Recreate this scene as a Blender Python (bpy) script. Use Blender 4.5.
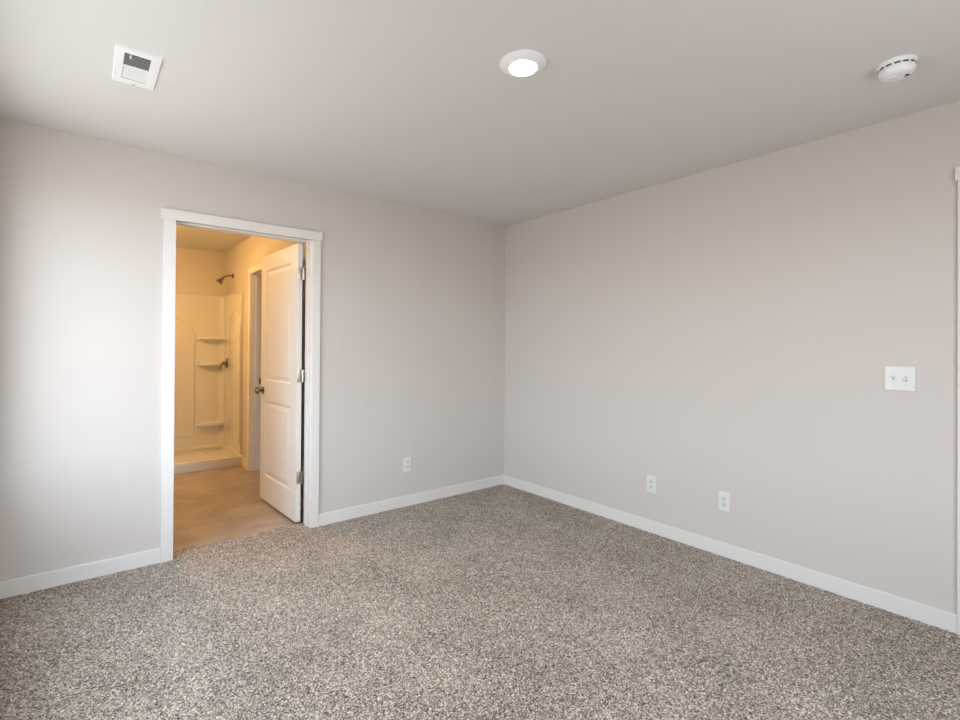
import bpy, bmesh, math, random
import numpy as np
from mathutils import Vector, Matrix

for o in list(bpy.data.objects):
    bpy.data.objects.remove(o, do_unlink=True)
S = bpy.context.scene
C = S.collection
PI = math.pi

# ------------------------------------------------------------------ camera
FOC = 487.575            # focal length in pixels of a 960 px wide frame
YAW, PITCH, ROLL = 0.671129, 0.005227, 0.006875
CAM = Vector((-3.15082, -3.42248, 1.28953))
d = Vector((math.sin(YAW) * math.cos(PITCH), math.cos(YAW) * math.cos(PITCH), math.sin(PITCH)))
r = Vector((math.cos(YAW), -math.sin(YAW), 0.0))
u = r.cross(d)
rr = r * math.cos(ROLL) + u * math.sin(ROLL)
uu = -r * math.sin(ROLL) + u * math.cos(ROLL)
cam = bpy.data.objects.new('camera', bpy.data.cameras.new('camera'))
C.objects.link(cam)
M = Matrix((rr, uu, -d)).transposed().to_4x4()
M.translation = CAM
cam.matrix_world = M
cam.data.sensor_width = 36.0
cam.data.lens = FOC * 36.0 / 960.0
cam.data.shift_x = 10.876 / 960.0
cam.data.shift_y = -15.188 / 960.0
cam.data.clip_start = 0.02
S.camera = cam

# ------------------------------------------------------------------ colour management, exposure
S.view_settings.view_transform = 'Standard'
S.view_settings.look = 'None'
S.view_settings.exposure = 0.0
S.view_settings.gamma = 1.0
S.view_settings.use_curve_mapping = False
S.cycles.max_bounces = 16
S.cycles.diffuse_bounces = 10
S.cycles.caustics_reflective = False
S.cycles.caustics_refractive = False

# ------------------------------------------------------------------ sky: bright overcast daylight over a pale ground
SKY_STRENGTH = 10.4
W = bpy.data.worlds.new('overcast_sky')
S.world = W
W.use_nodes = True
nt = W.node_tree
nt.nodes.clear()
tc = nt.nodes.new('ShaderNodeTexCoord')
sp = nt.nodes.new('ShaderNodeSeparateXYZ')
mr = nt.nodes.new('ShaderNodeMapRange')
mr.inputs['From Min'].default_value = -1.0
mr.inputs['From Max'].default_value = 1.0
cr = nt.nodes.new('ShaderNodeValToRGB')
e = cr.color_ramp.elements
e[0].position = 0.0;  e[0].color = (0.33, 0.325, 0.315, 1)
e[1].position = 0.48; e[1].color = (0.44, 0.435, 0.43, 1)
k = e.new(0.53); k.color = (0.74, 0.84, 0.93, 1)
k = e.new(1.0);  k.color = (0.70, 0.84, 1.0, 1)
bg = nt.nodes.new('ShaderNodeBackground')
bg.inputs['Strength'].default_value = SKY_STRENGTH
wo = nt.nodes.new('ShaderNodeOutputWorld')
nt.links.new(tc.outputs['Generated'], sp.inputs[0])
nt.links.new(sp.outputs['Z'], mr.inputs['Value'])
nt.links.new(mr.outputs['Result'], cr.inputs['Fac'])
nt.links.new(cr.outputs['Color'], bg.inputs['Color'])
nt.links.new(bg.outputs['Background'], wo.inputs['Surface'])

# window openings (left wall, rear wall): y0, y1, z0, z1 / x0, x1, z0, z1
WIN_L = (-2.25, -0.30, 0.62, 2.22)
WIN_R = (-2.50, -0.95, 0.65, 2.24)
ROOM_L, ROOM_B, H = -3.52, -4.10, 2.44


def portal(name, loc, rot, sx, sy):
    l = bpy.data.lights.new(name, 'AREA')
    l.shape = 'RECTANGLE'
    l.size, l.size_y = sx, sy
    l.cycles.is_portal = True
    o = bpy.data.objects.new(name, l)
    o.location = loc
    o.rotation_euler = rot
    C.objects.link(o)


portal('window_portal', (ROOM_L - 0.13, (WIN_L[0] + WIN_L[1]) / 2, (WIN_L[2] + WIN_L[3]) / 2), (PI / 2, 0, -PI / 2),
       WIN_L[1] - WIN_L[0], WIN_L[3] - WIN_L[2])
portal('window_portal', ((WIN_R[0] + WIN_R[1]) / 2, ROOM_B - 0.13, (WIN_R[2] + WIN_R[3]) / 2), (PI / 2, 0, 0),
       WIN_R[1] - WIN_R[0], WIN_R[3] - WIN_R[2])

# lamp strengths
BATH_LAMP = 175.0
BATH_COL = (1.0, 0.56, 0.16)
DOWN_LAMP = 230.0
DOWN_COL = (1.0, 0.74, 0.50)


# ------------------------------------------------------------------ materials
def new_mat(name):
    m = bpy.data.materials.new(name)
    m.use_nodes = True
    return m, m.node_tree, m.node_tree.nodes['Principled BSDF']


def plain(name, col, rough=0.5, metal=0.0, bump=0.0, scale=200.0, spec=0.5, coat=0.0, vary=0.0, detail=2.0):
    m, t, b = new_mat(name)
    b.inputs['Base Color'].default_value = (*col, 1)
    b.inputs['Roughness'].default_value = rough
    b.inputs['Metallic'].default_value = metal
    b.inputs['Specular IOR Level'].default_value = spec
    b.inputs['Coat Weight'].default_value = coat
    c = t.nodes.new('ShaderNodeTexCoord')
    n = t.nodes.new('ShaderNodeTexNoise')
    n.inputs['Scale'].default_value = scale
    n.inputs['Detail'].default_value = detail
    t.links.new(c.outputs['Object'], n.inputs['Vector'])
    if bump:
        bp = t.nodes.new('ShaderNodeBump')
        bp.inputs['Strength'].default_value = bump
        bp.inputs['Distance'].default_value = 0.002
        t.links.new(n.outputs['Fac'], bp.inputs['Height'])
        t.links.new(bp.outputs['Normal'], b.inputs['Normal'])
    if vary:
        mx = t.nodes.new('ShaderNodeMix'); mx.data_type = 'RGBA'
        mx.inputs[6].default_value = (*[x * (1 - vary) for x in col], 1)
        mx.inputs[7].default_value = (*[min(1, x * (1 + vary)) for x in col], 1)
        t.links.new(n.outputs['Fac'], mx.inputs[0])
        t.links.new(mx.outputs[2], b.inputs['Base Color'])
    return m


M_wall = plain('greige_wall_paint', (0.603, 0.558, 0.525), 0.75, bump=0.10, scale=120, spec=0.3)
M_ceil = plain('ceiling_paint', (0.685, 0.678, 0.660), 0.9, bump=0.35, scale=75, spec=0.2, detail=3)
M_trim = plain('white_trim_paint', (0.735, 0.712, 0.688), 0.5)
M_door = plain('white_door_paint', (0.70, 0.688, 0.668), 0.5)
M_plate = plain('white_plastic', (0.72, 0.715, 0.695), 0.3, bump=0.01, scale=100)
M_slot = plain('dark_slot', (0.03, 0.03, 0.03), 0.6, bump=0.01)
M_acryl = plain('white_fiberglass', (0.66, 0.645, 0.62), 0.12, bump=0.02, scale=8, coat=0.4)
M_nickel = plain('brushed_nickel', (0.55, 0.50, 0.44), 0.3, metal=1.0, bump=0.03, scale=300)
M_bronze = plain('aged_nickel', (0.30, 0.26, 0.21), 0.25, metal=1.0, bump=0.02, scale=300)
M_dark = plain('duct_metal', (0.10, 0.115, 0.13), 0.6, metal=0.2, bump=0.05)
M_ventw = plain('white_enamel', (0.85, 0.86, 0.87), 0.3, bump=0.01)
M_screw = plain('painted_screw', (0.55, 0.55, 0.53), 0.4, metal=0.3)


def emit(name, col, s):
    m = bpy.data.materials.new(name); m.use_nodes = True
    t = m.node_tree; t.nodes.clear()
    e_ = t.nodes.new('ShaderNodeEmission'); o_ = t.nodes.new('ShaderNodeOutputMaterial')
    e_.inputs['Color'].default_value = (*col, 1); e_.inputs['Strength'].default_value = s
    t.links.new(e_.outputs[0], o_.inputs['Surface'])
    return m


M_lamp = emit('lit_diffuser', DOWN_COL, DOWN_LAMP)
M_bathlamp = emit('lit_bathroom_diffuser', BATH_COL, BATH_LAMP)


def glass_mat():
    m = bpy.data.materials.new('window_glass'); m.use_nodes = True
    t = m.node_tree; t.nodes.clear()
    tr = t.nodes.new('ShaderNodeBsdfTransparent'); gl = t.nodes.new('ShaderNodeBsdfGlossy')
    gl.inputs['Roughness'].default_value = 0.02
    mx = t.nodes.new('ShaderNodeMixShader'); o_ = t.nodes.new('ShaderNodeOutputMaterial')
    mx.inputs[0].default_value = 0.07; t.links.new(tr.outputs[0], mx.inputs[1])
    t.links.new(gl.outputs[0], mx.inputs[2]); t.links.new(mx.outputs[0], o_.inputs['Surface'])
    return m


M_glass = glass_mat()


def carpet_mat():
    m, t, b = new_mat('cut_pile_carpet')
    b.inputs['Roughness'].default_value = 1.0
    b.inputs['Specular IOR Level'].default_value = 0.05
    b.inputs['Sheen Weight'].default_value = 0.15
    N, L = t.nodes.new, t.links.new
    tcn = N('ShaderNodeTexCoord')
    # jitter the coordinates so that tufts are irregular
    nz = N('ShaderNodeTexNoise'); nz.inputs['Scale'].default_value = 140
    L(tcn.outputs['Object'], nz.inputs['Vector'])
    va = N('ShaderNodeVectorMath'); va.operation = 'MULTIPLY_ADD'
    va.inputs[1].default_value = (0.005, 0.005, 0.0)
    L(nz.outputs['Color'], va.inputs[0]); L(tcn.outputs['Object'], va.inputs[2])
    fl = N('ShaderNodeVectorMath'); fl.operation = 'MULTIPLY'; fl.inputs[1].default_value = (1, 1, 0)
    L(va.outputs[0], fl.inputs[0])
    v1 = N('ShaderNodeTexVoronoi'); v1.inputs['Scale'].default_value = 255; L(fl.outputs[0], v1.inputs['Vector'])
    v2 = N('ShaderNodeTexVoronoi'); v2.inputs['Scale'].default_value = 140; L(fl.outputs[0], v2.inputs['Vector'])
    s1 = N('ShaderNodeSeparateColor'); L(v1.outputs['Color'], s1.inputs[0])
    s2 = N('ShaderNodeSeparateColor'); L(v2.outputs['Color'], s2.inputs[0])
    big = N('ShaderNodeTexNoise'); big.inputs['Scale'].default_value = 2.6; big.inputs['Detail'].default_value = 3
    L(fl.outputs[0], big.inputs['Vector'])
    a1 = N('ShaderNodeMath'); a1.operation = 'MULTIPLY_ADD'; a1.inputs[1].default_value = 0.72
    L(s1.outputs[0], a1.inputs[0])
    m2 = N('ShaderNodeMath'); m2.operation = 'MULTIPLY'; m2.inputs[1].default_value = 0.28; L(s2.outputs[0], m2.inputs[0])
    L(m2.outputs[0], a1.inputs[2])
    bs = N('ShaderNodeMath'); bs.operation = 'SUBTRACT'; bs.inputs[1].default_value = 0.5; L(big.outputs['Fac'], bs.inputs[0])
    a2 = N('ShaderNodeMath'); a2.operation = 'MULTIPLY_ADD'; a2.inputs[1].default_value = 0.25
    L(bs.outputs[0], a2.inputs[0]); L(a1.outputs[0], a2.inputs[2])
    ramp = N('ShaderNodeValToRGB'); el = ramp.color_ramp.elements
    el[0].position = 0.12; el[0].color = (0.034, 0.023, 0.016, 1)
    el[1].position = 0.42; el[1].color = (0.245, 0.196, 0.152, 1)
    q = el.new(0.62); q.color = (0.38, 0.318, 0.260, 1)
    q = el.new(0.90); q.color = (0.80, 0.70, 0.59, 1)
    L(a2.outputs[0], ramp.inputs['Fac'])
    L(ramp.outputs['Color'], b.inputs['Base Color'])
    bp = N('ShaderNodeBump'); bp.inputs['Strength'].default_value = 0.7; bp.inputs['Distance'].default_value = 0.004
    bp.invert = True
    L(v1.outputs['Distance'], bp.inputs['Height'])
    L(bp.outputs['Normal'], b.inputs['Normal'])
    return m


M_carpet = carpet_mat()


def vinyl_mat():
    m, t, b = new_mat('stone_look_vinyl')
    b.inputs['Roughness'].default_value = 0.42
    N, L = t.nodes.new, t.links.new
    tcn = N('ShaderNodeTexCoord')
    mp = N('ShaderNodeMapping'); mp.inputs['Rotation'].default_value = (0, 0, 0)
    mp.inputs['Location'].default_value = (0.12, 0.08, 0)
    L(tcn.outputs['Object'], mp.inputs['Vector'])
    br = N('ShaderNodeTexBrick')
    br.inputs['Scale'].default_value = 1.0
    br.inputs['Brick Width'].default_value = 0.61
    br.inputs['Row Height'].default_value = 0.305
    br.inputs['Mortar Size'].default_value = 0.0025
    br.inputs['Color1'].default_value = (0.318, 0.258, 0.205, 1)
    br.inputs['Color2'].default_value = (0.35, 0.288, 0.234, 1)
    br.inputs['Mortar'].default_value = (0.265, 0.228, 0.18, 1)
    L(mp.outputs[0], br.inputs['Vector'])
    nz = N('ShaderNodeTexNoise'); nz.inputs['Scale'].default_value = 5; nz.inputs['Detail'].default_value = 8
    L(tcn.outputs['Object'], nz.inputs['Vector'])
    mx = N('ShaderNodeMix'); mx.data_type = 'RGBA'; mx.blend_type = 'OVERLAY'; mx.inputs[0].default_value = 0.45
    L(br.outputs['Color'], mx.inputs[6]); L(nz.outputs['Fac'], mx.inputs[7])
    L(mx.outputs[2], b.inputs['Base Color'])
    bp = N('ShaderNodeBump'); bp.inputs['Strength'].default_value = 0.15; bp.inputs['Distance'].default_value = 0.001
    L(nz.outputs['Fac'], bp.inputs['Height']); L(bp.outputs['Normal'], b.inputs['Normal'])
    return m


M_vinyl = vinyl_mat()


# ------------------------------------------------------------------ mesh helpers
def box(bm, x0, x1, y0, y1, z0, z1, bev=0.0, mat=None, seg=2):
    t = bmesh.new()
    bmesh.ops.create_cube(t, size=1.0)
    for v in t.verts:
        v.co = Vector(((x0 + x1) / 2 + v.co.x * (x1 - x0), (y0 + y1) / 2 + v.co.y * (y1 - y0), (z0 + z1) / 2 + v.co.z * (z1 - z0)))
    if bev:
        bmesh.ops.bevel(t, geom=list(t.edges), offset=bev, segments=seg, affect='EDGES', profile=0.6)
    merge(bm, t, mat)


def merge(bm, t, mat=None):
    if mat is not None:
        t.transform(mat)
    me = bpy.data.meshes.new('tmp')
    t.to_mesh(me); t.free()
    bm.from_mesh(me)
    bpy.data.meshes.remove(me)


def lathe(bm, prof, seg=32, mat=None):
    """prof: (radius, z) list, spun about local Z."""
    t = bmesh.new()
    rings = []
    for (R_, z) in prof:
        if R_ < 1e-6:
            rings.append([t.verts.new((0, 0, z))])
        else:
            rings.append([t.verts.new((R_ * math.cos(2 * PI * i / seg), R_ * math.sin(2 * PI * i / seg), z)) for i in range(seg)])
    for a, b in zip(rings, rings[1:]):
        for i in range(seg):
            j = (i + 1) % seg
            if len(a) == 1 and len(b) == 1:
                continue
            if len(a) == 1:
                t.faces.new((a[0], b[i], b[j]))
            elif len(b) == 1:
                t.faces.new((a[i], a[j], b[0]))
            else:
                t.faces.new((a[i], a[j], b[j], b[i]))
    bmesh.ops.recalc_face_normals(t, faces=list(t.faces))
    merge(bm, t, mat)


def tube(bm, pts, R_, seg=12):
    t = bmesh.new()
    pts = [Vector(p) for p in pts]
    prev = None
    up = Vector((0, 0, 1))
    for i, p in enumerate(pts):
        a = pts[max(i - 1, 0)]; b = pts[min(i + 1, len(pts) - 1)]
        dd = (b - a).normalized()
        s = dd.cross(up)
        if s.length < 1e-3:
            s = dd.cross(Vector((0, 1, 0)))
        s.normalize(); w = s.cross(dd)
        rad = R_[i] if isinstance(R_, (list, tuple)) else R_
        ring = [t.verts.new(p + s * rad * math.cos(2 * PI * q / seg) + w * rad * math.sin(2 * PI * q / seg)) for q in range(seg)]
        if prev:
            for q in range(seg):
                t.faces.new((prev[q], prev[(q + 1) % seg], ring[(q + 1) % seg], ring[q]))
        else:
            t.faces.new(ring)
        prev = ring
    t.faces.new(prev)
    bmesh.ops.recalc_face_normals(t, faces=list(t.faces))
    merge(bm, t)


def prism(bm, outline, depth, bev=0.0, mat=None):
    """outline: 2D points in local XY, extruded to local +Z; the front edge bevelled."""
    t = bmesh.new()
    vs = [t.verts.new((x, y, 0)) for x, y in outline]
    f = t.faces.new(vs)
    ex = bmesh.ops.extrude_face_region(t, geom=[f])
    top = [v for v in ex['geom'] if isinstance(v, bmesh.types.BMVert)]
    for v in top:
        v.co.z = depth
    if bev:
        ts = set(top)
        bmesh.ops.bevel(t, geom=[e_ for e_ in t.edges if e_.verts[0] in ts and e_.verts[1] in ts], offset=bev, segments=3, affect='EDGES', profile=0.5)
    bmesh.ops.recalc_face_normals(t, faces=list(t.faces))
    merge(bm, t, mat)


def frame_to(loc, xa, za):
    """matrix whose local X is xa and local Z is za."""
    xa = Vector(xa).normalized(); za = Vector(za).normalized(); ya = za.cross(xa).normalized()
    xa = ya.cross(za)
    m_ = Matrix((xa, ya, za)).transposed().to_4x4()
    m_.translation = Vector(loc)
    return m_


def obj(name, bm, mat, parent=None, smooth=False):
    me = bpy.data.meshes.new(name)
    bm.to_mesh(me); bm.free()
    me.materials.append(mat)
    o = bpy.data.objects.new(name, me)
    C.objects.link(o)
    if parent is not None:
        o.parent = parent
        o.matrix_parent_inverse = parent_world(parent).inverted()
    if smooth:
        for p in me.polygons:
            p.use_smooth = True
        try:
            me.set_sharp_from_angle(angle=math.radians(38))
        except Exception:
            pass
    return o


def parent_world(o):
    m_ = o.matrix_basis.copy()
    if o.parent is not None:
        m_ = parent_world(o.parent) @ o.matrix_parent_inverse @ m_
    return m_


def empty(name, loc):
    o = bpy.data.objects.new(name, None)
    o.empty_display_size = 0.05
    o.location = loc
    C.objects.link(o)
    return o


def tag(o, label=None, cat=None, group=None, kind=None):
    for k_, v_ in (('label', label), ('category', cat), ('group', group), ('kind', kind)):
        if v_:
            o[k_] = v_
    return o


def struct(o, label=None, cat=None):
    return tag(o, label, cat, None, 'structure')


# ------------------------------------------------------------------ measured places
T = 0.115                                   # wall thickness
CL0, CL1 = -2.776, -2.711                   # left door casing, outer and inner edge
CR0, CR1 = -1.868, -1.813                   # right door casing
HZ0, HZ1 = 2.046, 2.107                     # head casing
JL, JR, JT = CL1 - 0.005, CR0 - 0.006, 2.051  # jamb faces
BX0, BX1, BY1 = -3.29, -1.77, 3.169         # bathroom
D2A, D2B = -3.135, -3.895                   # bedroom side door opening on the right wall
K1, K0 = 1.96, 1.20                         # doorway in the bathroom's side wall
E_ = 0.0005

# ------------------------------------------------------------------ floor
CE = 0.142                                  # carpet edge under the bathroom door


def carpet_mesh():
    step = 0.006
    x0, x1, y0, y1 = ROOM_L - 0.02, 0.005, ROOM_B - 0.02, 0.005
    nx = int((x1 - x0) / step); ny = int((y1 - y0) / step)
    rs = np.random.RandomState(7)

    def patch(nx, ny, x0, y0, sx, sy, zlow):
        xs = x0 + np.arange(nx + 1) * sx; ys = y0 + np.arange(ny + 1) * sy
        X, Y = np.meshgrid(xs, ys)
        Z = rs.rand(ny + 1, nx + 1) * 0.005 - 0.0045
        X = X + (rs.rand(*X.shape) - 0.5) * sx * 0.6; Y = Y + (rs.rand(*X.shape) - 0.5) * sy * 0.6
        Z += zlow(X, Y)
        co = np.stack([X, Y, Z], -1).reshape(-1, 3)
        i = np.arange(nx); j = np.arange(ny)
        I, J = np.meshgrid(i, j)
        a = (J * (nx + 1) + I).ravel()
        f = np.stack([a, a + 1, a + nx + 2, a + nx + 1], -1)
        return co, f
    c1, f1 = patch(nx, ny, x0, y0, step, step, lambda X, Y: 0 * X)
    # tongue through the doorway, rolling down at its edge
    w, h = JR - JL + 0.02, CE + 0.015
    n2, m2 = int(w / step), int(h / step)
    edge = lambda X, Y: -0.016 * np.clip((Y - (CE - 0.02 + 0.012 * np.sin(X * 9.0) + 0.006 * np.sin(X * 31))) / 0.02, 0, 1) ** 2
    c2, f2 = patch(n2, m2, JL - 0.01, -0.008, w / n2, h / m2, edge)
    f2 = f2 + len(c1)
    co = np.concatenate([c1, c2]); f = np.concatenate([f1, f2])
    me = bpy.data.meshes.new('floor')
    me.vertices.add(len(co)); me.vertices.foreach_set('co', co.ravel().astype(np.float32))
    me.loops.add(f.size); me.loops.foreach_set('vertex_index', f.ravel().astype(np.int32))
    me.polygons.add(len(f))
    me.polygons.foreach_set('loop_start', (np.arange(len(f)) * 4).astype(np.int32))
    me.polygons.foreach_set('loop_total', np.full(len(f), 4, np.int32))
    me.update(calc_edges=True)
    me.validate()
    me.materials.append(M_carpet)
    o = bpy.data.objects.new('floor', me)
    C.objects.link(o)
    return o


struct(carpet_mesh(), 'speckled beige and brown cut pile carpet over the bedroom floor', 'floor')
b = bmesh.new(); box(b, BX0 - 0.1, 1.6, 0.06, BY1 + 0.1, -0.10, -0.008)
struct(obj('floor_bathroom', b, M_vinyl), 'tan stone look vinyl floor inside the bathroom', 'floor')
b = bmesh.new(); box(b, ROOM_L - 0.1, 0.1, ROOM_B - 0.1, 0.06, -0.10, -0.012)
struct(obj('floor_slab', b, M_vinyl), 'floor slab beneath the bedroom carpet', 'floor')

# ------------------------------------------------------------------ walls
b = bmesh.new()
box(b, ROOM_L - T, JL - 0.018, 0, T, -0.02, H)
box(b, JR + 0.018, T, 0, T, -0.02, H)
box(b, JL - 0.018, JR + 0.018, 0, T, JT + 0.018, H)
struct(obj('wall_back', b, M_wall), 'greige painted back wall with the bathroom doorway', 'wall')
b = bmesh.new()
box(b, 0, T, D2A + 0.018, 0, -0.02, H)
box(b, 0, T, ROOM_B - T, D2B - 0.018, -0.02, H)
box(b, 0, T, D2B - 0.018, D2A + 0.018, 2.069, H)
struct(obj('wall_right', b, M_wall), 'greige painted right wall with the light switch', 'wall')
b = bmesh.new()
y0, y1, z0, z1 = WIN_L
box(b, ROOM_L - T, ROOM_L, ROOM_B - T, y0, -0.02, H)
box(b, ROOM_L - T, ROOM_L, y1, 0, -0.02, H)
box(b, ROOM_L - T, ROOM_L, y0, y1, -0.02, z0)
box(b, ROOM_L - T, ROOM_L, y0, y1, z1, H)
struct(obj('wall_left', b, M_wall), 'greige painted left wall with a window', 'wall')
b = bmesh.new()
x0, x1, z0, z1 = WIN_R
box(b, ROOM_L, x0, ROOM_B - T, ROOM_B, -0.02, H)
box(b, x1, 0, ROOM_B - T, ROOM_B, -0.02, H)
box(b, x0, x1, ROOM_B - T, ROOM_B, -0.02, z0)
box(b, x0, x1, ROOM_B - T, ROOM_B, z1, H)
struct(obj('wall_rear', b, M_wall), 'greige painted rear wall with a window', 'wall')
b = bmesh.new(); box(b, ROOM_L - T, T, ROOM_B - T, T * 0.5, H, H + 0.1)
struct(obj('ceiling', b, M_ceil), 'pale textured bedroom ceiling', 'ceiling')
b = bmesh.new(); box(b, ROOM_L - T, 1.6, T * 0.5, BY1 + T, H, H + 0.1)
struct(obj('ceiling_bathroom', b, M_ceil), 'textured bathroom ceiling lit warm', 'ceiling')
b = bmesh.new(); box(b, BX0 - T, BX1 + T, BY1, BY1 + T, -0.05, H)
struct(obj('wall_bathroom_back', b, M_wall), 'bathroom wall behind the shower', 'wall')
b = bmesh.new(); box(b, BX0 - T, BX0, T, BY1, -0.05, H)
struct(obj('wall_bathroom_left', b, M_wall), 'bathroom wall opposite the open door', 'wall')
b = bmesh.new()
box(b, BX1, BX1 + T, T, K0 - 0.018, -0.05, H)
box(b, BX1, BX1 + T, K1 + 0.018, BY1, -0.05, H)
box(b, BX1, BX1 + T, K0 - 0.018, K1 + 0.018, 2.05, H)
struct(obj('wall_bathroom_right', b, M_wall), 'bathroom wall with the shower head and closet doorway', 'wall')
b = bmesh.new()
box(b, BX1 + T, 1.5, 2.3, 2.3 + T, -0.05, H)
box(b, 0.4, 0.4 + T, T, 2.3, -0.05, H)
struct(obj('wall_closet', b, M_wall), 'closet walls beyond the bathroom doorway', 'wall')

# ------------------------------------------------------------------ baseboards
BH, BT = 0.083, 0.013


def base(name, x0, x1, y0, y1, label):
    b = bmesh.new(); box(b, x0, x1, y0, y1, -0.012, BH, 0.0045)
    struct(obj(name, b, M_trim), label, 'baseboard')


base('baseboard_back_left', ROOM_L, CL0, -BT, 0, 'white baseboard on the back wall left of the doorway')
base('baseboard_back_right', CR1, -BT, -BT, 0, 'white baseboard on the back wall right of the doorway')
base('baseboard_right', -BT, 0, -3.066, 0, 'long white baseboard along the right wall')
base('baseboard_left', ROOM_L, ROOM_L + BT, ROOM_B, -BT, 'white baseboard along the left wall')
base('baseboard_rear', ROOM_L + BT, -0.0, ROOM_B, ROOM_B + BT, 'white baseboard along the rear wall')
base('baseboard_bathroom_corner', BX1 - BT, BX1, 2.03, 2.238, 'short white baseboard between shower and closet casing')
base('baseboard_bathroom_right', BX1 - BT, BX1, T, K0 - 0.075, 'white baseboard behind the open bathroom door')


# ------------------------------------------------------------------ door casings and jambs
def casing_back():
    t = struct(empty('trim_1', ((CL0 + CR1) / 2, 0, 0)), 'white flat door casing around the bathroom doorway', 'door casing')
    for (x0, x1) in ((CL0, CL1), (CR0, CR1)):
        b = bmesh.new(); box(b, x0, x1, -0.018, 0, -0.012, HZ0, 0.002); obj('side_casing', b, M_trim, t)
    b = bmesh.new(); box(b, CL0 - 0.014, CR1 + 0.011, -0.022, 0, HZ0, HZ1, 0.002); obj('head_casing', b, M_trim, t)
    b = bmesh.new()
    box(b, JL - 0.018, JL, -0.0005, T + 0.0005, -0.012, JT + 0.018, 0.001)
    box(b, JR, JR + 0.018, -0.0005, T + 0.0005, -0.012, JT + 0.018, 0.001)
    box(b, JL, JR, -0.0005, T + 0.0005, JT, JT + 0.018, 0.001)
    j = obj('jamb', b, M_trim, t)
    b = bmesh.new()
    box(b, JL, JL + 0.011, 0.042, 0.076, -0.012, JT, 0.0015)
    box(b, JR - 0.011, JR, 0.042, 0.076, -0.012, JT, 0.0015)
    box(b, JL + 0.011, JR - 0.011, 0.042, 0.076, JT - 0.011, JT, 0.0015)
    obj('door_stop', b, M_trim, j)
    # casing on the bathroom side of the wall
    for (x0, x1) in ((CL0, CL1), (CR0, CR1)):
        b = bmesh.new(); box(b, x0, x1, T, T + 0.017, -0.012, HZ0, 0.002); obj('side_casing', b, M_trim, t)
    b = bmesh.new(); box(b, CL0 - 0.01, CR1 + 0.01, T, T + 0.017, HZ0, HZ1, 0.002); obj('head_casing', b, M_trim, t)


casing_back()


def casing_right():
    t = struct(empty('trim_2', (0, (D2A + D2B) / 2, 0)), 'white door casing at the right edge of the right wall', 'door casing')
    for (y0, y1) in ((D2A + 0.006, D2A + 0.069), (D2B - 0.069, D2B - 0.006)):
        b = bmesh.new(); box(b, -0.018, 0, y0, y1, -0.012, 2.068, 0.002); obj('side_casing', b, M_trim, t)
    b = bmesh.new(); box(b, -0.022, 0, D2B - 0.08, D2A + 0.078, 2.068, 2.13, 0.002); obj('head_casing', b, M_trim, t)
    b = bmesh.new()
    box(b, -0.0005, T, D2A, D2A + 0.018, -0.012, 2.069, 0.001)
    box(b, -0.0005, T, D2B - 0.018, D2B, -0.012, 2.069, 0.001)
    box(b, -0.0005, T, D2B, D2A, 2.051, 2.069, 0.001)
    obj('jamb', b, M_trim, t)


casing_right()


def casing_closet():
    t = struct(empty('trim_3', (BX1, (K0 + K1) / 2, 0)), 'white casing around the closet doorway beside the shower', 'door casing')
    for (y0, y1) in ((K1 + 0.006, K1 + 0.07), (K0 - 0.07, K0 - 0.006)):
        b = bmesh.new(); box(b, BX1 - 0.018, BX1, y0, y1, -0.012, 2.036, 0.002); obj('side_casing', b, M_trim, t)
    b = bmesh.new(); box(b, BX1 - 0.022, BX1, K0 - 0.08, K1 + 0.08, 2.036, 2.098, 0.002); obj('head_casing', b, M_trim, t)
    b = bmesh.new()
    box(b, BX1 - 0.0005, BX1 + T, K1, K1 + 0.018, -0.012, 2.05, 0.001)
    box(b, BX1 - 0.0005, BX1 + T, K0 - 0.018, K0, -0.012, 2.05, 0.001)
    box(b, BX1 - 0.0005, BX1 + T, K0, K1, 2.032, 2.05, 0.001)
    j = obj('jamb', b, M_trim, t)
    b = bmesh.new()
    box(b, BX1 + 0.040, BX1 + 0.074, K1 - 0.011, K1, -0.012, 2.032, 0.0015)
    box(b, BX1 + 0.040, BX1 + 0.074, K0, K0 + 0.011, -0.012, 2.032, 0.0015)
    box(b, BX1 + 0.040, BX1 + 0.074, K0 + 0.011, K1 - 0.011, 2.021, 2.032, 0.0015)
    obj('door_stop', b, M_trim, j)
    b = bmesh.new(); box(b, BX1 + 0.078, BX1 + 0.106, K1 - 0.003, K1 + 0.001, 0.888, 0.952, 0.001)
    tag(obj('strike_plate', b, M_bronze, t), 'dark metal strike plate')


casing_closet()


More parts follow.
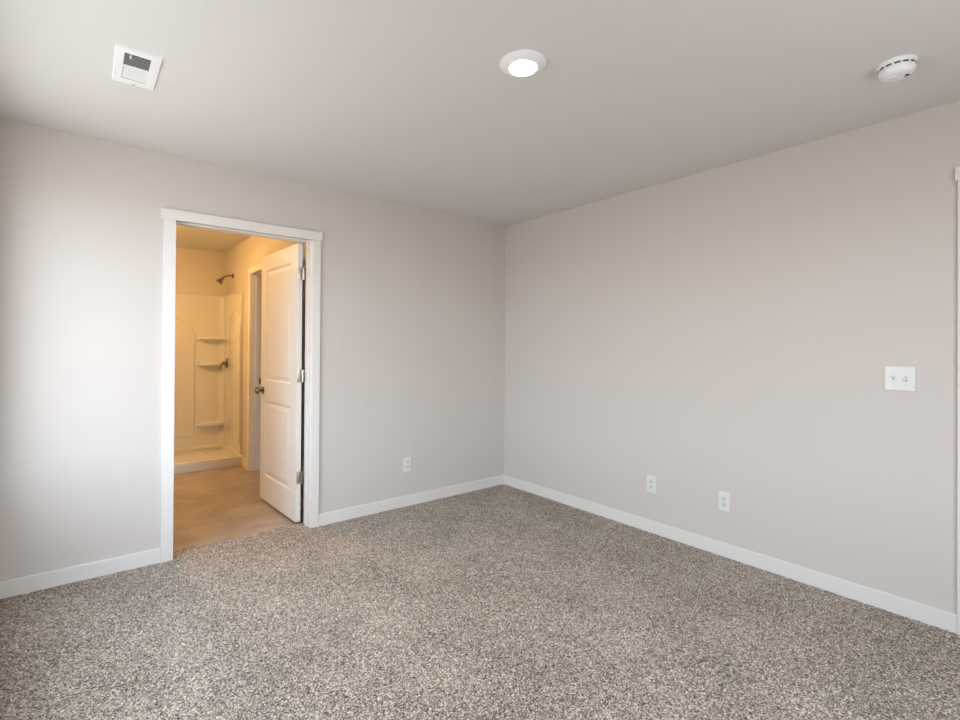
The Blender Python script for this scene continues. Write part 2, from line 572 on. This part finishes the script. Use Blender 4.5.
# ------------------------------------------------------------------ panel doors
def panel_slab(bm, Wd, Hd, th, panels):
    """door slab in local space: X 0..Wd from the hinge edge, Y 0..th (front face at Y=0, facing -Y), Z 0..Hd."""
    t = bmesh.new()
    xs = sorted({0, Wd, *[p[0] for p in panels], *[p[1] for p in panels]})
    zs = sorted({0, Hd, *[p[2] for p in panels], *[p[3] for p in panels]})
    for side in (0, 1):
        yf = 0 if side == 0 else th
        s_ = 1 if side == 0 else -1
        V = {}

        def v(x, z, y):
            k_ = (round(x, 5), round(z, 5), round(y, 5))
            if k_ not in V:
                V[k_] = t.verts.new((x, y, z))
            return V[k_]
        for i in range(len(xs) - 1):
            for j in range(len(zs) - 1):
                cx, cz = (xs[i] + xs[i + 1]) / 2, (zs[j] + zs[j + 1]) / 2
                if any(p[0] < cx < p[1] and p[2] < cz < p[3] for p in panels):
                    continue
                t.faces.new([v(xs[i], zs[j], yf), v(xs[i + 1], zs[j], yf), v(xs[i + 1], zs[j + 1], yf), v(xs[i], zs[j + 1], yf)])
        for p in panels:
            rings = []
            for off, dep in ((0, 0), (0.004, 0.0015), (0.010, 0.0065), (0.014, 0.0075), (0.020, 0.0075), (0.028, 0.006), (0.045, 0.002), (0.050, 0.0015)):
                y_ = yf + s_ * dep
                rings.append([v(p[0] + off, p[2] + off, y_), v(p[1] - off, p[2] + off, y_), v(p[1] - off, p[3] - off, y_), v(p[0] + off, p[3] - off, y_)])
            for a, b_ in zip(rings, rings[1:]):
                for q in range(4):
                    t.faces.new([a[q], a[(q + 1) % 4], b_[(q + 1) % 4], b_[q]])
            t.faces.new(rings[-1])
    # edges
    for (xa, za, xb, zb) in ((0, 0, Wd, 0), (Wd, 0, Wd, Hd), (Wd, Hd, 0, Hd), (0, Hd, 0, 0)):
        t.faces.new([t.verts.new((xa, 0, za)), t.verts.new((xb, 0, zb)), t.verts.new((xb, th, zb)), t.verts.new((xa, th, za))])
    bmesh.ops.remove_doubles(t, verts=list(t.verts), dist=1e-5)
    bmesh.ops.recalc_face_normals(t, faces=list(t.faces))
    merge(bm, t)


def knob_parts(parent, mtx_of, x, z, th):
    for s_, y_ in ((-1, 0.0), (1, th)):
        fr = mtx_of @ frame_to((x, y_, z), (1, 0, 0), (0, s_, 0))
        b = bmesh.new()
        lathe(b, [(0.011, 0.008), (0.0105, 0.022), (0.014, 0.028), (0.024, 0.034), (0.0285, 0.043), (0.0285, 0.052), (0.024, 0.060), (0.014, 0.064), (0, 0.065)], 28, fr)
        kn = obj('door_knob', b, M_bronze, parent, True)
        tag(kn, 'polished nickel door knob')
        b = bmesh.new()
        lathe(b, [(0, 0), (0.0335, 0), (0.0335, 0.003), (0.030, 0.007), (0.020, 0.0095), (0, 0.0095)], 28, fr)
        obj('rosette', b, M_bronze, kn, True)


HG = Vector((-1.931, 0.118, 0.016)); LT = Vector((-1.966, 0.893, 0.016))
DW, DH, DTH = (LT - HG).length, 2.020, 0.035
xa = (LT - HG).normalized()
za = Vector((0, 0, 1))
ya = za.cross(xa)                # from front face into the slab must be +x side
ML = Matrix((xa, ya, za)).transposed().to_4x4()
if ya.x < 0:
    # front face looks to -x: mirror-free frame with X from latch to hinge
    xa2 = -xa; ya2 = za.cross(xa2)
    ML = Matrix((xa2, ya2, za)).transposed().to_4x4(); ML.translation = LT
    flip = True
else:
    ML.translation = HG; flip = False


def fx(s0):
    return DW - s0 if flip else s0


def door_open():
    t = struct(empty('door_1', (HG.x, HG.y, 0)), 'white two panel door standing open into the bathroom', 'door')
    b = bmesh.new()
    ps = []
    for (s0, s1, z0, z1) in ((0.125, 0.655, 0.990, 1.895), (0.125, 0.655, 0.205, 0.825)):
        a_, c_ = sorted((fx(s0), fx(s1)))
        ps.append((a_, c_, z0, z1))
    panel_slab(b, DW, DH, DTH, ps)
    b.transform(ML)
    obj('door_panel', b, M_door, t)
    knob_parts(t, ML, fx(0.718), 0.905, DTH)
    b = bmesh.new(); box(b, fx(DW) - 0.001 if flip else DW - 0.002, fx(DW) + 0.002 if flip else DW + 0.001, 0.005, 0.030, 0.87, 0.93, 0.0005)
    b.transform(ML); obj('latch_plate', b, M_bronze, t)
    for z in (1.818, 1.072, 0.335):
        b = bmesh.new()
        z0, z1 = z - 0.045, z + 0.045
        # leaf on the slab's edge
        box(b, fx(0.0) - 0.0005 if flip else -0.002, fx(0.0) + 0.002 if flip else 0.0005, 0.004, 0.038, z0 - 0.016, z1 - 0.016, 0.0006, ML)
        # barrel between slab and jamb
        tube(b, [(-1.887, 0.1195, z0), (-1.887, 0.1195, z1)], 0.0065, 12)
        # leaf on the jamb
        box(b, JR - 0.002, JR + 0.0005, 0.082, T - 0.001, z0, z1, 0.0006)
        box(b, -1.887, JR, 0.1165, 0.1185, z0, z1, 0.0005)
        for dz in (-0.03, 0.0, 0.03):
            tube(b, [(JR - 0.0025, 0.1, z + dz), (JR - 0.0018, 0.1, z + dz)], 0.0035, 10)
        tag(obj('hinge', b, M_nickel, t, True), 'satin nickel butt hinge')
    return t


door_open()


def door_closed():
    t = struct(empty('door_2', (0.03, D2A, 0)), 'white two panel door closed in the right wall', 'door')
    w_ = abs(D2B - D2A) - 0.006
    b = bmesh.new()
    panel_slab(b, w_, DH, DTH, [(0.12, w_ - 0.12, 0.99, 1.895), (0.12, w_ - 0.12, 0.205, 0.825)])
    m_ = frame_to((0.045, D2A - 0.003, 0.016), (0, -1, 0), (0, 0, 1))
    b.transform(m_)
    obj('door_panel', b, M_door, t)
    knob_parts(t, m_, w_ - 0.06, 0.905, DTH)


door_closed()


# ------------------------------------------------------------------ windows (out of frame, they let the daylight in)
def window(name, label, axis, a0, a1, z0, z1, w):
    """frame of vinyl with a meeting rail and two panes in the wall plane."""
    t = struct(empty(name, (w, (a0 + a1) / 2, z0) if axis == 'x' else ((a0 + a1) / 2, w, z0)), label, 'window')

    def bx(bm, p0, p1, d0, d1, q0, q1, bev=0.002):
        if axis == 'x':
            box(bm, w + d0, w + d1, p0, p1, q0, q1, bev)
        else:
            box(bm, p0, p1, w + d0, w + d1, q0, q1, bev)
    fw = 0.045
    b = bmesh.new()
    bx(b, a0, a0 + fw, -0.09, -0.03, z0, z1); bx(b, a1 - fw, a1, -0.09, -0.03, z0, z1)
    bx(b, a0 + fw, a1 - fw, -0.09, -0.03, z0, z0 + fw); bx(b, a0 + fw, a1 - fw, -0.09, -0.03, z1 - fw, z1)
    mid = (a0 + a1) / 2
    bx(b, mid - 0.025, mid + 0.025, -0.085, -0.035, z0 + fw, z1 - fw)
    obj('window_frame', b, M_trim, t)
    for p0, p1 in ((a0 + fw, mid - 0.025), (mid + 0.025, a1 - fw)):
        b = bmesh.new(); bx(b, p0, p1, -0.063, -0.059, z0 + fw, z1 - fw, 0)
        obj('pane', b, M_glass, t)
    b = bmesh.new(); bx(b, a0 - 0.03, a1 + 0.03, 0.0, 0.025, z0 - 0.02, z0, 0.003)
    obj('window_sill', b, M_trim, t)


window('window_1', 'wide white framed window in the left wall', 'x', WIN_L[0], WIN_L[1], WIN_L[2], WIN_L[3], ROOM_L)
window('window_2', 'wide white framed window in the rear wall', 'y', WIN_R[0], WIN_R[1], WIN_R[2], WIN_R[3], ROOM_B)


# ------------------------------------------------------------------ shower
def arch(cx, hw, z0, zs, rise, n=24):
    pts = [(cx - hw, z0), (cx + hw, z0)]
    for i in range(n + 1):
        a = PI * i / n
        pts.append((cx + hw * math.cos(a), zs + rise * math.sin(a)))
    return pts


SB, SR, SL = 3.125, -1.797, BX0 + 0.03      # inner faces: back, right, left
STOP, YF = 1.887, 2.295


def shower():
    t = tag(empty('shower_stall', ((SL + SR) / 2, 2.7, 0)), 'white moulded shower stall with corner shelves beyond the doorway', 'shower')
    # back panel with an arched field and a rounded shelf column
    b = bmesh.new()
    box(b, SL, SR, SB, BY1 - 0.001, 0.085, STOP, 0.006, None, 3)
    prism(b, arch(-2.53, 0.43, 0.22, 1.37, 0.28), 0.014, 0.010, frame_to((0, SB, 0), (1, 0, 0), (0, -1, 0)) if False else Matrix(((1, 0, 0, 0), (0, 0, -1, SB), (0, 1, 0, 0), (0, 0, 0, 1))))
    obj('back_panel', b, M_acryl, t, True)
    # right panel, lapping the wall, with its own arched field
    for side in ('right', 'left'):
        b = bmesh.new()
        if side == 'right':
            box(b, SR, BX1 - 0.001, YF, BY1 - 0.001, 0.085, STOP, 0.006, None, 3)
            prism(b, arch(2.535, 0.245, 0.22, 1.50, 0.20), 0.012, 0.009, Matrix(((0, 0, -1, SR), (1, 0, 0, 0), (0, 1, 0, 0), (0, 0, 0, 1))))
            # cove in the corner, running up the seam
            pts = [(SR, SB)] + [(SR - 0.055 + 0.055 * math.sin(a), SB - 0.055 + 0.055 * math.cos(a)) for a in [PI / 2 * i / 8 for i in range(8, -1, -1)]]
            prism(b, pts, STOP - 0.10, 0.0, Matrix(((1, 0, 0, 0), (0, 1, 0, 0), (0, 0, 1, 0.09), (0, 0, 0, 1))))
        else:
            box(b, BX0 + 0.001, SL, YF, BY1 - 0.001, 0.085, STOP, 0.006, None, 3)
        obj('side_panel', b, M_acryl, t, True)
    # shelves moulded in the right end of the back panel
    for z, dep in ((1.379, 0.085), (1.070, 0.085), (0.350, 0.075)):
        b = bmesh.new()
        xl, xr = -2.075, SR
        pts = [(xl, SB), (xl + 0.03, SB - dep * 0.55), (xl + 0.075, SB - dep * 0.92), (xl + 0.12, SB - dep), (xr, SB - dep), (xr, SB)]
        prism(b, pts, 0.034, 0.008, Matrix(((1, 0, 0, 0), (0, 1, 0, 0), (0, 0, 1, z - 0.017), (0, 0, 0, 1))))
        obj('shelf', b, M_acryl, t, True)
    # pan: curb, floor and upstand
    b = bmesh.new()
    box(b, BX0 + 0.001, BX1 - 0.001, 2.238, 2.318, -0.008, 0.100, 0.010, None, 3)
    box(b, BX0 + 0.001, BX1 - 0.001, 2.318 - 0.012, BY1 - 0.001, -0.008, 0.058, 0.006)
    box(b, SL, SR, SB - 0.022, BY1 - 0.001, 0.05, 0.094, 0.007, None, 3)
    box(b, SR - 0.02, BX1 - 0.001, 2.25, BY1 - 0.001, 0.05, 0.104, 0.007, None, 3)
    obj('shower_pan', b, M_acryl, t, True)
    # mixing valve on the right panel
    y_, z_ = 2.905, 1.083
    b = bmesh.new()
    lathe(b, [(0, 0), (0.062, 0), (0.062, 0.004), (0.050, 0.011), (0.030, 0.016), (0, 0.016)], 32, frame_to((SR, y_, z_), (0, 1, 0), (-1, 0, 0)))
    va = tag(obj('shower_valve', b, M_bronze, t, True), 'nickel shower valve plate')
    b = bmesh.new()
    lathe(b, [(0, 0.010), (0.021, 0.010), (0.021, 0.045), (0.017, 0.056), (0, 0.058)], 24, frame_to((SR, y_, z_), (0, 1, 0), (-1, 0, 0)))
    tube(b, [(SR - 0.046, y_, z_), (SR - 0.062, y_, z_ - 0.012), (SR - 0.074, y_, z_ - 0.040), (SR - 0.080, y_, z_ - 0.075)], [0.012, 0.011, 0.009, 0.010], 12)
    obj('lever', b, M_bronze, va, True)


shower()


def shower_head():
    t = tag(empty('shower_sprayer', (BX1, 2.765, 2.106)), 'nickel shower head on a short bent arm above the stall', 'shower head')
    b = bmesh.new()
    lathe(b, [(0, 0), (0.030, 0), (0.030, 0.004), (0.022, 0.010), (0.012, 0.013), (0, 0.013)], 24, frame_to((BX1, 2.765, 2.106), (0, 1, 0), (-1, 0, 0)))
    obj('flange', b, M_bronze, t, True)
    b = bmesh.new()
    p = [(BX1 - 0.005, 2.765, 2.106), (BX1 - 0.05, 2.765, 2.106), (BX1 - 0.075, 2.765, 2.100), (BX1 - 0.095, 2.765, 2.086), (BX1 - 0.118, 2.765, 2.062)]
    tube(b, p, 0.011, 14)
    obj('arm', b, M_bronze, t, True)
    b = bmesh.new()
    dirn = Vector((-0.62, 0, -0.78)).normalized()
    lathe(b, [(0, -0.012), (0.012, -0.010), (0.017, 0.002), (0.015, 0.014), (0.022, 0.022), (0.036, 0.045), (0.039, 0.056), (0.036, 0.060), (0, 0.060)], 28,
          frame_to(Vector((BX1 - 0.118, 2.765, 2.062)), (0, 1, 0), dirn))
    obj('spray_head', b, M_bronze, t, True)


shower_head()


# ------------------------------------------------------------------ outlets and switch
def outlet(name, loc, xdir, normal, label):
    t = tag(empty(name, loc), label, 'outlet', 'duplex wall outlets')
    F = frame_to(loc, xdir, normal)          # local X along the wall, Y up, Z out of the wall
    b = bmesh.new(); box(b, -0.0365, 0.0365, -0.0595, 0.0595, 0, 0.006, 0.0025, F)
    obj('cover_plate', b, M_plate, t)
    for yy in (0.0195, -0.0195):
        b = bmesh.new()
        pts = []
        for i in range(28):
            a = 2 * PI * i / 28
            pts.append((0.0172 * math.cos(a), max(-0.0135, min(0.0135, 0.0172 * math.sin(a))) + yy))
        prism(b, pts, 0.008, 0.0008, F)
        rc = obj('receptacle', b, M_plate, t)
        b = bmesh.new()
        box(b, -0.0080, -0.0045, yy - 0.002, yy + 0.0085, 0.0078, 0.0085, 0, F)
        box(b, 0.0045, 0.0080, yy - 0.002, yy + 0.0080, 0.0078, 0.0085, 0, F)
        lathe(b, [(0, 0.0078), (0.0033, 0.0078), (0.0033, 0.0085), (0, 0.0085)], 12, F @ Matrix.Translation((0, yy - 0.0075, 0)))
        obj('slot', b, M_slot, rc)
    b = bmesh.new(); lathe(b, [(0, 0.0055), (0.003, 0.0055), (0.0028, 0.0072), (0, 0.0075)], 14, F)
    obj('screw', b, M_screw, t, True)


outlet('wall_outlet', (-1.069, 0, 0.333), (1, 0, 0), (0, -1, 0), 'white outlet on the back wall right of the doorway')
outlet('wall_outlet', (0, -1.533, 0.336), (0, -1, 0), (-1, 0, 0), 'white outlet on the right wall, the one nearer the room corner')
outlet('wall_outlet', (0, -2.030, 0.337), (0, -1, 0), (-1, 0, 0), 'white outlet on the right wall, the one nearer the light switch')


def switch():
    loc = (0, -2.8625, 1.151)
    t = tag(empty('light_switch', loc), 'white two gang toggle light switch plate on the right wall', 'light switch')
    F = frame_to(loc, (0, -1, 0), (-1, 0, 0))
    b = bmesh.new(); box(b, -0.0585, 0.0585, -0.0595, 0.0595, 0, 0.0065, 0.0028, F)
    obj('cover_plate', b, M_plate, t)
    for xx, up_ in ((-0.023, 1), (0.023, -1)):
        b = bmesh.new()
        box(b, xx - 0.0055, xx + 0.0055, -0.0125, 0.0125, 0.006, 0.0075, 0.0005, F)
        fr = obj('toggle_frame', b, M_screw, t)
        b = bmesh.new()
        box(b, -0.0042, 0.0042, -0.0045, 0.0045, 0, 0.018, 0.0012, F @ Matrix.Translation((xx, 0, 0.004)) @ Matrix.Rotation(-up_ * 0.55, 4, 'X'))
        obj('toggle', b, M_plate, t)
        for yy in (0.030, -0.030):
            b = bmesh.new(); lathe(b, [(0, 0.006), (0.0032, 0.006), (0.003, 0.0075), (0, 0.0078)], 14, F @ Matrix.Translation((xx, yy, 0)))
            obj('screw', b, M_screw, t, True)


switch()


# ------------------------------------------------------------------ ceiling fittings
def downlight():
    cx, cy = -1.762, -2.012
    t = tag(empty('ceiling_light', (cx, cy, H)), 'round white disk light glowing on the ceiling', 'ceiling light')
    F = Matrix.Translation((cx, cy, H))
    b = bmesh.new()
    lathe(b, [(0.060, 0), (0.0945, 0), (0.0945, -0.003), (0.091, -0.006), (0.066, -0.0190), (0.0585, -0.0210), (0.0560, -0.0200), (0.0560, -0.015)], 56, F)
    obj('trim_ring', b, M_ventw, t, True)
    b = bmesh.new()
    lathe(b, [(0.0560, -0.016), (0.051, -0.0190), (0.04, -0.0202), (0, -0.0208)], 48, F)
    tag(obj('diffuser', b, M_lamp, t, True), 'glowing warm white diffuser')


downlight()


def bath_light():
    cx, cy = -2.88, 1.75
    t = tag(empty('bathroom_ceiling_light', (cx, cy, H)), 'round flush light on the bathroom ceiling, out of sight behind the left jamb', 'ceiling light')
    F = Matrix.Translation((cx, cy, H))
    b = bmesh.new(); lathe(b, [(0.0, 0), (0.15, 0), (0.15, -0.02), (0.135, -0.025)], 40, F)
    obj('base_ring', b, M_bronze, t, True)
    b = bmesh.new(); lathe(b, [(0.135, -0.025), (0.125, -0.055), (0.09, -0.08), (0.04, -0.092), (0, -0.095)], 40, F)
    obj('diffuser', b, M_bathlamp, t, True)


bath_light()


def smoke():
    cx, cy = -0.600, -2.957
    t = tag(empty('smoke_detector', (cx, cy, H)), 'round white smoke detector on the ceiling near the right wall', 'smoke detector')
    F = Matrix.Translation((cx, cy, H)) @ Matrix.Diagonal((0.96, 0.96, 1.48, 1.0))
    b = bmesh.new()
    lathe(b, [(0, 0), (0.0655, 0), (0.0655, -0.007), (0.063, -0.0095), (0.061, -0.0105)], 48, F)
    obj('mounting_base', b, M_ventw, t, True)
    b = bmesh.new()
    lathe(b, [(0.061, -0.0105), (0.0615, -0.020), (0.058, -0.028), (0.050, -0.034), (0.046, -0.0345), (0.045, -0.0335), (0.043, -0.0335), (0.042, -0.0355), (0.030, -0.0375), (0, -0.038)], 48, F)
    obj('housing', b, M_ventw, t, True)
    for i in range(14):
        a0 = 2 * PI * i / 14
        b = bmesh.new()
        t_ = bmesh.new()
        vs = []
        for k_ in range(6):
            a = a0 + 0.06 + (2 * PI / 14 - 0.14) * k_ / 5
            vs.append((t_.verts.new((0.0622 * math.cos(a), 0.0622 * math.sin(a), -0.0118)), t_.verts.new((0.0620 * math.cos(a), 0.0620 * math.sin(a), -0.0160)),
                       t_.verts.new((0.058 * math.cos(a), 0.058 * math.sin(a), -0.0160)), t_.verts.new((0.058 * math.cos(a), 0.058 * math.sin(a), -0.0118))))
        for p_, q_ in zip(vs, vs[1:]):
            for w_ in range(4):
                t_.faces.new((p_[w_], p_[(w_ + 1) % 4], q_[(w_ + 1) % 4], q_[w_]))
        t_.faces.new(vs[0]); t_.faces.new(vs[-1][::-1])
        bmesh.ops.recalc_face_normals(t_, faces=list(t_.faces))
        merge(b, t_, F)
        obj('air_slot', b, M_slot, t)
    # oval sounder grille and test button on the underside
    b = bmesh.new()
    G = F @ Matrix.Rotation(-0.45, 4, 'Z')
    for i in range(5):
        o_ = (i - 2) * 0.0045
        box(b, 0.021 + o_ - 0.0011, 0.021 + o_ + 0.0011, -0.030, -0.008, -0.0376, -0.0362, 0, G)
    obj('sounder_grille', b, M_slot, t)
    b = bmesh.new(); lathe(b, [(0, -0.036), (0.013, -0.036), (0.013, -0.0385), (0.011, -0.0395), (0, -0.040)], 28, F @ Matrix.Translation((-0.012, 0.012, 0)))
    obj('test_button', b, M_ventw, t, True)


smoke()


def vent():
    x0, x1, y0, y1 = -3.060, -2.906, -1.128, -0.820
    gx0, gx1, gy0, gy1 = -3.030, -2.942, -1.098, -0.870
    t = tag(empty('ceiling_vent', ((x0 + x1) / 2, (y0 + y1) / 2, H)), 'white rectangular air register on the ceiling above the doorway side', 'vent')
    b = bmesh.new()
    zt = H - 0.009
    tt = bmesh.new()
    outer0 = [(x0, y0, H), (x1, y0, H), (x1, y1, H), (x0, y1, H)]
    e1 = 0.004
    outer1 = [(x0 + e1, y0 + e1, zt + 0.001), (x1 - e1, y0 + e1, zt + 0.001), (x1 - e1, y1 - e1, zt + 0.001), (x0 + e1, y1 - e1, zt + 0.001)]
    inner1 = [(gx0, gy0, zt), (gx1, gy0, zt), (gx1, gy1, zt), (gx0, gy1, zt)]
    inner2 = [(x_, y_, H - 0.0005) for x_, y_, _ in inner1]
    R_ = [[tt.verts.new(p) for p in ring] for ring in (outer0, outer1, inner1, inner2)]
    for a, c in zip(R_, R_[1:]):
        for q in range(4):
            tt.faces.new((a[q], a[(q + 1) % 4], c[(q + 1) % 4], c[q]))
    bmesh.ops.recalc_face_normals(tt, faces=list(tt.faces))
    merge(b, tt)
    obj('face_frame', b, M_ventw, t)
    b = bmesh.new(); box(b, gx0, gx1, gy0, gy1, H - 0.0012, H - 0.0004)
    obj('duct_opening', b, M_dark, t)
    gm = (gy0 + gy1) / 2
    b = bmesh.new(); box(b, gx0, gx1, gm - 0.004, gm + 0.004, zt - 0.0005, H - 0.001, 0.001)
    obj('centre_bar', b, M_ventw, t)
    n = 9
    for a, c, s_ in ((gy0, gm - 0.004, 1), (gm + 0.004, gy1, -1)):
        for i in range(n):
            yc = a + (i + 0.5) * (c - a) / n
            b = bmesh.new()
            hw = 0.0052 if s_ > 0 else 0.0028
            box(b, gx0, gx1, -hw, hw, -0.0004, 0.0004, 0, Matrix.Translation((0, yc, H - 0.0052)) @ Matrix.Rotation(s_ * 0.60, 4, 'X'))
            obj('louver', b, M_ventw, t)
    b = bmesh.new(); box(b, gx0 + 0.017, gx0 + 0.023, gy0 + 0.012, gy0 + 0.019, zt - 0.012, zt + 0.003, 0.001)
    obj('damper_lever', b, M_ventw, t)
    for (sx, sy) in (((x0 + x1) / 2, y1 - 0.012),):
        b = bmesh.new(); lathe(b, [(0, 0.001), (0.004, 0.001), (0.0035, -0.0015), (0, -0.002)], 14, Matrix.Translation((sx, sy, zt)))
        obj('screw', b, M_screw, t, True)


vent()
